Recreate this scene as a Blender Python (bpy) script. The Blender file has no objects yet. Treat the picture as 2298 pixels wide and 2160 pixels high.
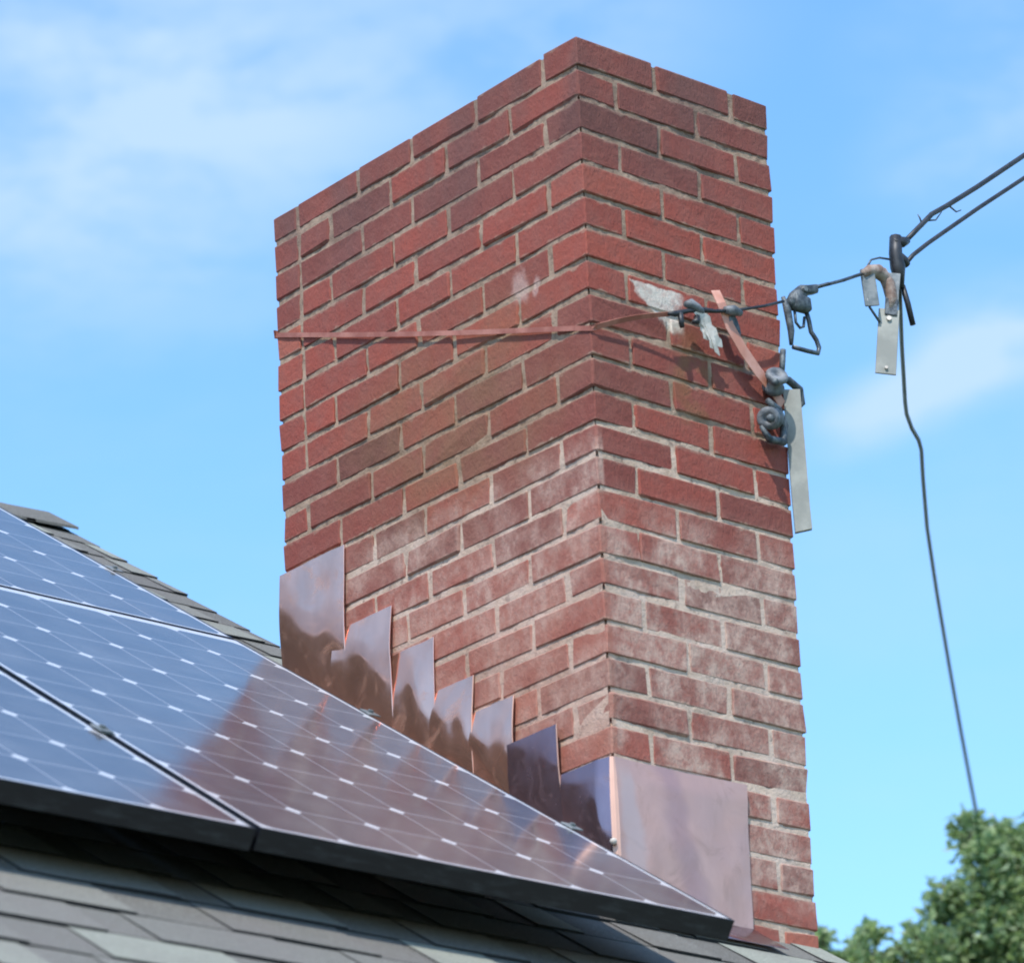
import bpy, math, random
from mathutils import Vector, Matrix, noise
R = math.radians
S = bpy.context.scene
COL = S.collection
random.seed(7)

# ------------------------------------------------------------------ camera
CAM = Vector((-5.2799, -5.8913, -4.0690))
fwd = Vector((0.62859766, 0.74176671, 0.23376725))
rgt = Vector((0.76891073, -0.63786999, -0.04356797))
upv = Vector((-0.11679584, -0.20713287, 0.97131597))
cd = bpy.data.cameras.new('camera'); cam = bpy.data.objects.new('camera', cd); COL.objects.link(cam)
m = Matrix((rgt, upv, -fwd)).transposed().to_4x4(); m.translation = CAM
cam.matrix_world = m
cd.sensor_fit = 'HORIZONTAL'; cd.sensor_width = 36
cd.lens = 9874.1 / 2298 * 36
cd.shift_y = 1420 / 2298
cd.clip_start = .1; cd.clip_end = 3000
cd.dof.use_dof = True; cd.dof.focus_distance = 9.3; cd.dof.aperture_fstop = 6.3
S.camera = cam

# ------------------------------------------------------------------ light
SUN_EL, SUN_AZ = 54, 233          # azimuth of the sun, clockwise from +Y
SUNDIR = Vector((math.sin(R(SUN_AZ))*math.cos(R(SUN_EL)), math.cos(R(SUN_AZ))*math.cos(R(SUN_EL)), math.sin(R(SUN_EL))))
ld = bpy.data.lights.new('sun', 'SUN'); ld.energy = 2.3; ld.angle = R(0.8); ld.color = (1, .955, .9)
sun = bpy.data.objects.new('sun', ld); COL.objects.link(sun)
sun.rotation_euler = SUNDIR.to_track_quat('Z', 'Y').to_euler()
W_ = bpy.data.worlds.new('World'); S.world = W_; W_.use_nodes = True
nt = W_.node_tree; nt.nodes.clear()
def N(t, typ, **kw):
    n = t.nodes.new(typ)
    for k, v in kw.items(): setattr(n, k, v)
    return n
sky = N(nt, 'ShaderNodeTexSky', sky_type='NISHITA', sun_disc=False, sun_elevation=R(SUN_EL), sun_rotation=R(SUN_AZ),
        air_density=1.0, dust_density=0.25, ozone_density=2.5)
bg = N(nt, 'ShaderNodeBackground'); bg.inputs[1].default_value = 0.15
out = N(nt, 'ShaderNodeOutputWorld'); nt.links.new(bg.outputs[0], out.inputs[0])
def mth(t, op, a, b=None, c=None, clamp=False):
    n = N(t, 'ShaderNodeMath', operation=op, use_clamp=clamp)
    for i, v in enumerate((a, b, c)):
        if v is None: continue
        if isinstance(v, (int, float)): n.inputs[i].default_value = v
        else: t.links.new(v, n.inputs[i])
    return n.outputs[0]
def vmth(t, op, a, b=None):
    n = N(t, 'ShaderNodeVectorMath', operation=op)
    for i, v in enumerate((a, b)):
        if v is None: continue
        if isinstance(v, (tuple, list)): n.inputs[i].default_value = v
        else: t.links.new(v, n.inputs[i])
    return n.outputs['Value'] if op in ('DISTANCE', 'LENGTH', 'DOT_PRODUCT') else n.outputs[0]
def mix(t, f, a, b, blend='MIX'):
    n = N(t, 'ShaderNodeMix', data_type='RGBA', blend_type=blend)
    for i, v in ((0, f), (6, a), (7, b)):
        if isinstance(v, (int, float)): n.inputs[i].default_value = v
        elif isinstance(v, (tuple, list)): n.inputs[i].default_value = (*v[:3], 1)
        else: t.links.new(v, n.inputs[i])
    return n.outputs[2]
def ns(t, vec, scale, detail=3, rough=.55, w=0):
    n = N(t, 'ShaderNodeTexNoise'); n.inputs['Scale'].default_value = scale
    n.inputs['Detail'].default_value = detail; n.inputs['Roughness'].default_value = rough
    n.inputs['Distortion'].default_value = w
    if vec is not None: t.links.new(vec, n.inputs['Vector'])
    return n.outputs[0]
def mr(t, v, a, b, c=0, d=1):
    n = N(t, 'ShaderNodeMapRange', interpolation_type='SMOOTHSTEP')
    t.links.new(v, n.inputs[0])
    for i, x in zip((1, 2, 3, 4), (a, b, c, d)): n.inputs[i].default_value = x
    return n.outputs[0]
tc = N(nt, 'ShaderNodeTexCoord'); gen = tc.outputs['Generated']
st = vmth(nt, 'MULTIPLY', gen, (1, 1, 2.6))
n1 = mr(nt, ns(nt, st, 6, 5, .6, .1), .38, .78)
n2 = ns(nt, st, 17, 6, .62, .15)
cl = mth(nt, 'MULTIPLY', n1, .24)
# cloud banks in fixed directions of the sky: direction, radius, strength
for d, r_, k_ in (((.63, .50, .59), .34, .3), ((-.2, .8, .5), .5, .4), ((-.7, -.3, .5), .5, .5), ((.3, -.8, .4), .5, .5), ((.505, .745, .44), .12, .85), ((.56, .695, .46), .08, .42), ((.656, .655, .374), .020, .5), ((.663, .645, .379), .022, .6), ((.670, .636, .383), .022, .6), ((.677, .625, .389), .026, .7), ((.682, .616, .394), .030, .8), ((.664, .612, .428), .035, .5), ((.664, .600, .449), .045, .4), ((.70, .575, .43), .06, .35), ((.585, .742, .325), .016, .7), ((.60, .66, .46), .05, .3)):  # first bank is added above the view to grey the sky reflected in the panels
    dv = Vector(d).normalized()
    sc = vmth(nt, 'MULTIPLY', vmth(nt, 'SUBTRACT', gen, tuple(dv)), (1, 1, 1.9))
    ds = vmth(nt, 'LENGTH', sc)
    g = mr(nt, ds, r_, 0, 0, k_)
    g = mth(nt, 'MULTIPLY', g, mr(nt, n2, .30, .66, .15, 1))
    cl = mth(nt, 'ADD', cl, g)
cl = mth(nt, 'MINIMUM', cl, .8)
hs = N(nt, 'ShaderNodeHueSaturation'); hs.inputs['Hue'].default_value = .497; hs.inputs['Saturation'].default_value = 1.18; hs.inputs['Value'].default_value = .97
nt.links.new(sky.outputs[0], hs.inputs['Color'])
nt.links.new(mix(nt, cl, hs.outputs[0], (1.9, 2.5, 3.2)), bg.inputs[0])
S.view_settings.view_transform = 'Standard'; S.view_settings.look = 'None'
S.view_settings.exposure = 1.15; S.view_settings.gamma = 1

# ------------------------------------------------------------------ helpers
class MB:
    def __init__(s): s.v = []; s.f = []; s.m = []; s.a = []
    def add(s, vs, fs, mi=0, at=0.0):
        o = len(s.v); s.v += [tuple(v) for v in vs]
        for f in fs: s.f.append(tuple(i + o for i in f)); s.m.append(mi); s.a.append(at)
    def box(s, lo, hi, mi=0, at=0, M=None):
        x0, y0, z0 = lo; x1, y1, z1 = hi
        vs = [Vector(p) for p in ((x0,y0,z0),(x1,y0,z0),(x1,y1,z0),(x0,y1,z0),(x0,y0,z1),(x1,y0,z1),(x1,y1,z1),(x0,y1,z1))]
        if M: vs = [M @ p for p in vs]
        s.add(vs, ((0,3,2,1),(4,5,6,7),(0,1,5,4),(1,2,6,5),(2,3,7,6),(3,0,4,7)), mi, at)
    def cbox(s, lo, hi, c=.003, j=0, mi=0, at=0, M=None):
        "box with chamfered, slightly uneven edges"
        ce = [(a + b)/2 for a, b in zip(lo, hi)]; h = [(b - a)/2 for a, b in zip(lo, hi)]
        idx = {}; vs = []
        for sx in (-1, 1):
            for sy in (-1, 1):
                for sz in (-1, 1):
                    sg = (sx, sy, sz)
                    q = [random.uniform(-j, j) for _ in range(3)]
                    cc = c*random.uniform(.6, 1.7) if j else c
                    for ax in range(3):
                        p = [ce[i] + sg[i]*(h[i] - (0 if i == ax else cc)) + q[i] for i in range(3)]
                        idx[(sg, ax)] = len(vs); vs.append(Vector(p))
        fs = []
        for ax in range(3):
            u, w = [(1, 2), (2, 0), (0, 1)][ax]
            for sg in (-1, 1):
                def key(a, b):
                    t = [0, 0, 0]; t[ax] = sg; t[u] = a; t[w] = b; return (tuple(t), ax)
                f = [idx[key(-1,-1)], idx[key(1,-1)], idx[key(1,1)], idx[key(-1,1)]]
                fs.append(f if sg > 0 else f[::-1])
        for ax in range(3):          # edges parallel to ax
            u, w = [(1, 2), (2, 0), (0, 1)][ax]
            for a in (-1, 1):
                for b in (-1, 1):
                    def key(e, which):
                        t = [0, 0, 0]; t[ax] = e; t[u] = a; t[w] = b; return (tuple(t), which)
                    f = [idx[key(-1,u)], idx[key(1,u)], idx[key(1,w)], idx[key(-1,w)]]
                    fs.append(f if a*b < 0 else f[::-1])
        for sx in (-1, 1):
            for sy in (-1, 1):
                for sz in (-1, 1):
                    f = [idx[((sx,sy,sz), k)] for k in range(3)]
                    fs.append(f if sx*sy*sz > 0 else f[::-1])
        if M: vs = [M @ p for p in vs]
        s.add(vs, fs, mi, at)
    def tube(s, pts, r, n=8, mi=0, at=0, cap=True):
        pts = [Vector(p) for p in pts]; rs = r if isinstance(r, (list, tuple)) else [r]*len(pts)
        vs = []; prev = None
        for i, p in enumerate(pts):
            t = (pts[min(i+1, len(pts)-1)] - pts[max(i-1, 0)]).normalized()
            if prev is None:
                a = Vector((0,0,1)) if abs(t.z) < .9 else Vector((1,0,0))
                u = t.cross(a).normalized()
            else: u = (prev - t*prev.dot(t)).normalized()
            prev = u; w = t.cross(u)
            for k in range(n):
                an = 2*math.pi*k/n; vs.append(p + (u*math.cos(an) + w*math.sin(an))*rs[i])
        fs = [(i*n+k, i*n+(k+1)%n, (i+1)*n+(k+1)%n, (i+1)*n+k) for i in range(len(pts)-1) for k in range(n)]
        if cap: fs += [tuple(range(n))[::-1], tuple((len(pts)-1)*n + k for k in range(n))]
        s.add(vs, fs, mi, at)
    def band(s, pts, wdir, w, th, mi=0):
        "flat strap along pts; wdir = list of width directions"
        vs = []
        for i, p in enumerate(pts):
            p = Vector(p); t = (Vector(pts[min(i+1, len(pts)-1)]) - Vector(pts[max(i-1, 0)])).normalized()
            d = Vector(wdir[i]); d = (d - t*d.dot(t)).normalized(); nn = t.cross(d)
            ww = w[i] if isinstance(w, (list, tuple)) else w
            vs += [p + d*ww/2 + nn*th/2, p - d*ww/2 + nn*th/2, p - d*ww/2 - nn*th/2, p + d*ww/2 - nn*th/2]
        fs = [(i*4+k, i*4+(k+1)%4, (i+1)*4+(k+1)%4, (i+1)*4+k) for i in range(len(pts)-1) for k in range(4)]
        L = (len(pts)-1)*4; fs += [(3,2,1,0), (L,L+1,L+2,L+3)]
        s.add(vs, fs, mi)
    def lathe(s, prof, M, n=20, mi=0):
        vs = [M @ Vector((r*math.cos(2*math.pi*k/n), r*math.sin(2*math.pi*k/n), z)) for r, z in prof for k in range(n)]
        fs = [(i*n+k, i*n+(k+1)%n, (i+1)*n+(k+1)%n, (i+1)*n+k) for i in range(len(prof)-1) for k in range(n)]
        fs += [tuple(range(n))[::-1], tuple((len(prof)-1)*n+k for k in range(n))]
        s.add(vs, fs, mi)
    def build(s, name, mats, parent=None, smooth=False, loc=None):
        me = bpy.data.meshes.new(name)
        vs = s.v
        if loc is not None: vs = [tuple(Vector(v) - Vector(loc)) for v in vs]
        me.from_pydata(vs, [], s.f); me.update()
        if not isinstance(mats, (list, tuple)): mats = [mats]
        for mm in mats: me.materials.append(mm)
        me.polygons.foreach_set('material_index', s.m)
        at = me.attributes.new('rnd', 'FLOAT', 'FACE'); at.data.foreach_set('value', s.a)
        if smooth: me.polygons.foreach_set('use_smooth', [True]*len(s.f))
        o = bpy.data.objects.new(name, me); COL.objects.link(o)
        if parent: o.parent = parent
        if loc is not None and not parent: o.location = loc
        return o
def tag(o, label=None, cat=None, group=None, kind=None):
    if label: o['label'] = label
    if cat: o['category'] = cat
    if group: o['group'] = group
    if kind: o['kind'] = kind
    return o
def empty(name, loc=(0,0,0)):
    o = bpy.data.objects.new(name, None); COL.objects.link(o); o.location = loc; o.empty_display_size = .1
    return o
def mat(name, col=(.5,.5,.5), rough=.6, metal=0, ior=1.5):
    mm = bpy.data.materials.new(name); mm.use_nodes = True
    b = mm.node_tree.nodes['Principled BSDF']
    b.inputs['Base Color'].default_value = (*col, 1); b.inputs['Roughness'].default_value = rough
    b.inputs['Metallic'].default_value = metal; b.inputs['IOR'].default_value = ior
    return mm, mm.node_tree, b
def bump(t, b, h, dist, strength=1):
    n = N(t, 'ShaderNodeBump'); n.inputs['Distance'].default_value = dist; n.inputs['Strength'].default_value = strength
    t.links.new(h, n.inputs['Height']); t.links.new(n.outputs[0], b.inputs['Normal'])
def objc(t): return N(t, 'ShaderNodeTexCoord').outputs['Object']
def attr(t, name='rnd'): return N(t, 'ShaderNodeAttribute', attribute_name=name).outputs['Fac']
def ramp(t, f, stops, interp='LINEAR'):
    n = N(t, 'ShaderNodeValToRGB'); n.color_ramp.interpolation = interp
    e = n.color_ramp.elements
    while len(e) > 1: e.remove(e[0])
    e[0].position = stops[0][0]; e[0].color = (*stops[0][1], 1)
    for p, c in stops[1:]:
        x = e.new(p); x.color = (*c, 1)
    t.links.new(f, n.inputs[0]); return n.outputs[0]
def sep(t, v):
    n = N(t, 'ShaderNodeSeparateXYZ'); t.links.new(v, n.inputs[0]); return n.outputs

# ------------------------------------------------------------------ sizes (metres; origin = top front corner of the chimney)
D, W, H = .995, .512, .0677
PITCH = R(33.69); TP = math.tan(PITCH); CP, SP = math.cos(PITCH), math.sin(PITCH)
Z0 = -1.79                       # roof plane height at y = 0
GROUND = -5.75
def roof(x, s, h=0):             # s = distance up the slope from the line y = 0
    return Vector((x, s*CP - h*SP, Z0 + s*SP + h*CP))

# ------------------------------------------------------------------ materials
def soft_spot(t, co, c, r0, r1, sc=(1,1,1)):
    d = vmth(t, 'LENGTH', vmth(t, 'MULTIPLY', vmth(t, 'SUBTRACT', co, c), sc))
    return mr(t, d, r0, r1, 1, 0)
def masonry_stain(t, co, base, salt_amt, chalk):
    "weather marks shared by brick and mortar: lime bloom, algae, soot and paint"
    x, y, z = sep(t, co)
    # lime bloom: strong on the lower front face, patchy on the lower side face
    left = mr(t, x, .012, .02, 1, 0)
    zone_f = mth(t, 'MULTIPLY', mr(t, z, -.90, -1.06), mr(t, z, -1.80, -1.62, .15, 1))
    diag = mth(t, 'ADD', z, mth(t, 'MULTIPLY', y, .0))
    zone_l = mth(t, 'MULTIPLY', mr(t, diag, -.80, -.86), .75)
    lx = mix(t, left, zone_f, zone_l)
    str_ = vmth(t, 'MULTIPLY', co, (1, 1, .8))
    b1 = mr(t, ns(t, str_, 7.5, 4, .6, .5), .34, .62, .16, 1)
    b2 = mr(t, ns(t, str_, 30, 5, .7), .36, .64, .35, 1)
    salt = mth(t, 'MULTIPLY', mth(t, 'MULTIPLY', mth(t, 'MULTIPLY', b1, b2), lx), salt_amt)
    col = mix(t, salt, base, chalk)
    # olive algae on the middle of the side face
    al = mth(t, 'MULTIPLY', soft_spot(t, co, (0, .42, -.66), .08, .42, (1, .8, 1.2)), mr(t, ns(t, co, 6, 3), .38, .62, .2, .5))
    col = mix(t, al, col, (.21, .125, .065))
    wm = mth(t, 'MULTIPLY', mth(t, 'MULTIPLY', left, mr(t, z, -.75, -1.35, 0, .5)), mr(t, ns(t, co, 8, 3), .35, .65, .4, 1))
    col = mix(t, wm, col, (.37, .165, .115))
    # dark weathering high up
    dk = mth(t, 'MULTIPLY', mr(t, z, -.5, 0), mr(t, ns(t, vmth(t, 'MULTIPLY', co, (1,1,.4)), 5, 4), .38, .66, .06, .62))
    col = mix(t, dk, col, (.115, .068, .062))
    # water stain below the fixing
    br = mth(t, 'MULTIPLY', soft_spot(t, co, (.27, 0, -.66), .03, .17, (1.5, 1, 1)), mr(t, ns(t, co, 14, 3), .42, .6, 0, .55))
    col = mix(t, br, col, (.20, .11, .05))
    # blotch of pale render
    wf = ns(t, co, 26, 4, .6)
    nz = mth(t, 'MULTIPLY', mth(t, 'SUBTRACT', wf, .5), .07)
    front = mr(t, y, .008, .014, 1, 0)
    lo_ = mth(t, 'ADD', mth(t, 'MULTIPLY', mth(t, 'SUBTRACT', -.486, z), 1.25), .105)
    wp = mth(t, 'MULTIPLY', mr(t, mth(t, 'ADD', mth(t, 'SUBTRACT', x, lo_), nz), -.006, .012), mr(t, mth(t, 'ADD', x, nz), .225, .255, 1, 0))
    wp = mth(t, 'MULTIPLY', wp, mth(t, 'MULTIPLY', mr(t, mth(t, 'ADD', z, mth(t, 'MULTIPLY', nz, .25)), -.487, -.483, 1, 0), mr(t, mth(t, 'ADD', z, nz), -.580, -.560)))
    wp = mth(t, 'MULTIPLY', wp, front)
    col = mix(t, mth(t, 'MULTIPLY', wp, mr(t, ns(t, co, 60, 3), .3, .6, .55, .9)), col, (.60, .55, .47))
    for c_, r_, s_ in (((0, .20, -.455), .045, (1, 1.3, 1)), ((0, .155, -.47), .03, (1, 2.4, 1))):
        q = mr(t, mth(t, 'ADD', vmth(t, 'LENGTH', vmth(t, 'MULTIPLY', vmth(t, 'SUBTRACT', co, c_), s_)), mth(t, 'MULTIPLY', mth(t, 'SUBTRACT', wf, .5), .06)), r_*.4, r_, .5, 0)
        col = mix(t, q, col, (.50, .36, .31))
    return col
BRICK, t, b = mat('brick', rough=.85)
co = objc(t); a = attr(t)
c = ramp(t, a, [(0, (.140,.056,.047)), (.3, (.198,.062,.050)), (.55, (.248,.067,.051)), (.8, (.300,.074,.053)), (1, (.37,.108,.070))])
c = mix(t, mr(t, ns(t, co, 18, 4, .6), .35, .7, 0, .5), c, (.24,.095,.075))
c = mix(t, mr(t, ns(t, co, 160, 2, .6), .55, .75, 0, .35), c, (.09,.04,.04))
x, y, z = sep(t, co)
f = mth(t, 'FRACT', mth(t, 'DIVIDE', mth(t, 'MULTIPLY', z, -1), H))
e = mth(t, 'MULTIPLY', mth(t, 'MINIMUM', f, mth(t, 'SUBTRACT', .84, f)), H)
sm = mth(t, 'MULTIPLY', mr(t, mth(t, 'ADD', e, mth(t, 'MULTIPLY', mth(t, 'SUBTRACT', ns(t, co, 40, 4, .6), .5), .022)), .0005, .0055, 1, 0), mr(t, ns(t, co, 13, 3), .44, .62, .1, .75))
c = mix(t, sm, c, (.34,.225,.165))
c = masonry_stain(t, co, c, 1.0, (.48,.335,.27))
t.links.new(c, b.inputs['Base Color']); b.inputs['Specular IOR Level'].default_value = .12
bump(t, b, mth(t, 'ADD', mth(t, 'MULTIPLY', ns(t, vmth(t, 'MULTIPLY', co, (1,1,.35)), 240, 3, .7), .8), ns(t, co, 55, 4, .65)), .0032, .8)
MORTAR, t, b = mat('mortar', rough=.95)
co = objc(t); x, y, z = sep(t, co)
c = mix(t, mr(t, ns(t, co, 30, 4, .6), .3, .7), (.25,.172,.122), (.38,.275,.200))
c = mix(t, mth(t, 'MULTIPLY', mr(t, z, -.76, -.84), mr(t, ns(t, co, 9, 3), .35, .6, .25, .9)), c, (.58,.44,.34))
c = mix(t, mr(t, ns(t, co, 55, 3), .56, .7, 0, .6), c, (.13,.085,.07))
c = masonry_stain(t, co, c, .6, (.56,.45,.39))
t.links.new(c, b.inputs['Base Color']); b.inputs['Specular IOR Level'].default_value = .12; bump(t, b, ns(t, co, 120, 4, .7), .004, .8)

def copper(name, patina, rough0, rough1, metal=1):
    mm, t, b = mat(name, metal=metal, rough=.3)
    co = objc(t)
    f = mr(t, ns(t, vmth(t, 'MULTIPLY', co, (1, 1, .6)), 11, 4, .6, 1.2), .38, .66)
    c = mix(t, f, patina, tuple(v*1.1 for v in patina))
    c = mix(t, mr(t, ns(t, vmth(t, 'MULTIPLY', co, (1, 1, .35)), 15, 3, .5), .5, .75, 0, .5), c, tuple(v*.75 for v in patina))
    bl = mr(t, ns(t, co, 9, 5, .65, 1.5), .52, .68, 0, .55)
    c = mix(t, bl, c, tuple(v*.62 for v in patina))
    t.links.new(mth(t, 'SUBTRACT', metal, mth(t, 'MULTIPLY', bl, .35)), b.inputs['Metallic'])
    # flux run beside the corner fold and a tea coloured drip mark on the front sheet
    x, y, z = sep(t, co)
    wv = mth(t, 'MULTIPLY', mth(t, 'SUBTRACT', ns(t, co, 12, 3), .5), .06)
    fl = mr(t, mth(t, 'ABSOLUTE', mth(t, 'SUBTRACT', mth(t, 'ADD', x, mth(t, 'ADD', wv, mth(t, 'MULTIPLY', z, .10))), -.125)), .012, .030, 1, 0)
    fl = mth(t, 'MULTIPLY', mth(t, 'MULTIPLY', fl, mr(t, x, .006, .014)), mr(t, z, -1.485, -1.53))
    c = mix(t, mth(t, 'MULTIPLY', fl, .35), c, (.44,.40,.41))
    dm = mr(t, mth(t, 'ABSOLUTE', mth(t, 'SUBTRACT', mth(t, 'ADD', x, mth(t, 'ADD', wv, mth(t, 'MULTIPLY', z, .25))), -.245)), .008, .045, 1, 0)
    dm = mth(t, 'MULTIPLY', dm, mr(t, x, .05, .08))
    c = mix(t, mth(t, 'MULTIPLY', dm, .45), c, (.28,.17,.19))
    t.links.new(c, b.inputs['Base Color'])
    rr = mr(t, ns(t, co, 16, 4, .6), .35, .7, rough0, rough1); t.links.new(rr, b.inputs['Roughness'])
    bump(t, b, ns(t, co, 7, 1, .4), .008, .35)
    return mm
COPPER = copper('weathered_copper', (.92, .50, .36), .09, .22, .88)
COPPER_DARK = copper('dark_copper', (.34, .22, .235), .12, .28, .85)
COPPER_DULL = copper('dull_copper', (.47, .29, .25), .32, .5, .3)
COPPER_EDGE, _, _ = mat('bright_copper_edge', (.55, .33, .25), .5, .8)
STRAP_M, t, b = mat('strap_metal', (.50,.24,.17), .6, 0)
co = objc(t)
t.links.new(mix(t, mr(t, ns(t, co, 22, 4, .6), .35, .7), (.27,.085,.055), (.42,.17,.12)), b.inputs['Base Color'])
def noisy(name, c0, c1, rough=.6, metal=0, sc=30, bd=0):
    mm, t, b = mat(name, c0, rough, metal)
    co = objc(t); f = mr(t, ns(t, co, sc, 4, .6), .35, .68)
    t.links.new(mix(t, f, c0, c1), b.inputs['Base Color'])
    if bd: bump(t, b, ns(t, co, sc*3, 4, .6), bd, .6)
    return mm
STRAP_END = noisy('salmon_strap', (.52,.22,.15), (.64,.33,.25), .6, 0, 20)
BLACK = noisy('black_insulation', (.012,.013,.016), (.03,.032,.036), .5, 0, 40)
WIREM = noisy('galvanised_wire', (.05,.06,.07), (.12,.14,.15), .45, .6, 60)
ZINC = noisy('grey_zinc', (.12,.14,.145), (.24,.25,.245), .55, .3, 45)
ZINC_D = noisy('dark_zinc', (.035,.045,.055), (.13,.15,.16), .6, .3, 70, .002)
PALE = noisy('weathered_grey_board', (.22,.225,.20), (.33,.33,.29), .7, 0, 14, .001)
PORC = noisy('grey_porcelain', (.07,.08,.09), (.20,.21,.22), .6, 0, 45, .002)
CLOTH = noisy('torn_white_tape', (.50,.45,.39), (.68,.62,.55), .95, 0, 40)
RUSTM = noisy('rusty_wrap', (.20,.13,.10), (.40,.33,.28), .7, .2, 50, .002)

# shingle material
SHING, t, b = mat('shingles', rough=.95)
co = objc(t); a = attr(t)
c = ramp(t, a, [(0, (.120,.112,.097)), (.3, (.155,.146,.127)), (.6, (.195,.186,.162)), (.82, (.240,.236,.200)), (1, (.295,.300,.245))])
c = mix(t, mr(t, ns(t, co, 200, 4, .85), .40, .62, 0, .75), c, mix(t, .5, c, (.05,.05,.05)))
c = mix(t, mr(t, ns(t, co, 260, 3, .85), .55, .66, 0, .6), c, (.42,.43,.40))
c = mix(t, mr(t, ns(t, co, 5, 4, .6), .4, .7, 0, .35), c, (.17,.15,.14))
t.links.new(c, b.inputs['Base Color']); b.inputs['Specular IOR Level'].default_value = .15; bump(t, b, ns(t, co, 500, 3, .8), .0016, .8)
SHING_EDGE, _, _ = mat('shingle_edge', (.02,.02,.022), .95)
PAINT = noisy('trim_paint', (.55,.54,.5), (.65,.64,.6), .5, 0, 6)
SIDING = noisy('house_siding', (.50,.47,.42), (.58,.55,.50), .7, 0, 3)
FRAME_M, t, b = mat('black_anodised_frame', (.012,.014,.017), .38, .0, 1.5)
co = objc(t)
t.links.new(mix(t, mr(t, ns(t, vmth(t, 'MULTIPLY', co, (1, 4, 4)), 14, 5, .65), .46, .72, 0, .8), (.004,.005,.008), (.035,.040,.044)), b.inputs['Base Color'])
LIP, t, b = mat('frame_lip', (.10,.12,.13), .4, .6)

CELL = .1654; NX_, NY_ = 6, 10
def glass_mat():
    mm, t, b = mat('solar_glass', rough=.07, ior=1.5)
    x, y, z = sep(t, objc(t))       # object space: x across, y up the panel, origin at the outer cell corner
    def frac(v):                     # distance to the nearest grid line
        f = mth(t, 'FRACT', mth(t, 'ADD', mth(t, 'DIVIDE', v, CELL), .5))
        return mth(t, 'MULTIPLY', mth(t, 'ABSOLUTE', mth(t, 'SUBTRACT', f, .5)), CELL)
    dx, dy = frac(x), frac(y)
    gap = mth(t, 'MAXIMUM', mr(t, dx, .0016, .0030, 1, 0), mth(t, 'MULTIPLY', mr(t, dy, .0022, .0045, 1, 0), .75))
    dia = mr(t, mth(t, 'ADD', dx, dy), .0165, .0190, 1, 0)
    # busbars: three per cell, running up the panel
    fb = mth(t, 'FRACT', mth(t, 'DIVIDE', x, CELL/3)); bb = mr(t, mth(t, 'ABSOLUTE', mth(t, 'SUBTRACT', fb, .5)), .010, .018, .10, 0)
    co = objc(t)
    cellc = mix(t, mr(t, ns(t, co, 3, 3), .3, .7), (.030,.034,.050), (.048,.050,.064))
    c = mix(t, bb, cellc, (.20,.20,.23))
    c = mix(t, mth(t, 'MULTIPLY', gap, .5), c, (.42,.42,.46))
    c = mix(t, dia, c, (.56,.56,.58))
    dust = mr(t, ns(t, co, 7, 5, .65), .35, .75, .07, .17)
    c = mix(t, dust, c, (.38,.37,.37))
    om = mth(t, 'MAXIMUM', mth(t, 'MAXIMUM', mth(t, 'GREATER_THAN', x, .001), mth(t, 'LESS_THAN', x, -NX_*CELL-.001)), mth(t, 'MAXIMUM', mth(t, 'LESS_THAN', y, -.001), mth(t, 'GREATER_THAN', y, NY_*CELL+.001)))
    c = mix(t, om, c, (.56,.56,.58))
    t.links.new(c, b.inputs['Base Color'])
    t.links.new(mr(t, ns(t, co, 5, 4), .35, .7, .10, .17), b.inputs['Roughness'])
    bump(t, b, ns(t, co, 2.2, 1), .0025, .25)
    return mm
GLASS = glass_mat()
LEAF, t, b = mat('foliage', rough=.55)
a = attr(t)
t.links.new(ramp(t, a, [(0, (.13,.20,.12)), (.5, (.24,.33,.16)), (.85, (.34,.42,.20)), (1, (.48,.54,.32))]), b.inputs['Base Color'])
b.inputs['Transmission Weight'].default_value = 0
tr = N(t, 'ShaderNodeBsdfTranslucent'); t.links.new(ramp(t, a, [(0, (.20,.34,.12)), (1, (.44,.56,.20))]), tr.inputs[0])
ms = N(t, 'ShaderNodeMixShader'); ms.inputs[0].default_value = .45
t.links.new(b.outputs[0], ms.inputs[1]); t.links.new(tr.outputs[0], ms.inputs[2])
t.links.new(ms.outputs[0], t.nodes['Material Output'].inputs[0])
BARK = noisy('bark', (.07,.05,.035), (.14,.11,.08), .9, 0, 12, .01)
GRASS = noisy('grass_ground', (.05,.085,.03), (.10,.12,.05), .95, 0, 1.5)

# ------------------------------------------------------------------ ground
g = MB(); n_ = 24; E_ = 1200
gv = []; gf = []
for j in range(n_+1):
    for i in range(n_+1):
        u, v = i/n_*2-1, j/n_*2-1
        gv.append((E_*u*abs(u), E_*v*abs(v), GROUND + (0 if max(abs(u), abs(v)) < .3 else .6*noise.noise(Vector((u*6, v*6, 0))))))
for j in range(n_):
    for i in range(n_):
        k = j*(n_+1)+i; gf.append((k, k+1, k+n_+2, k+n_+1))
g.add(gv, gf); tag(g.build('ground', GRASS), kind='structure')

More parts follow.
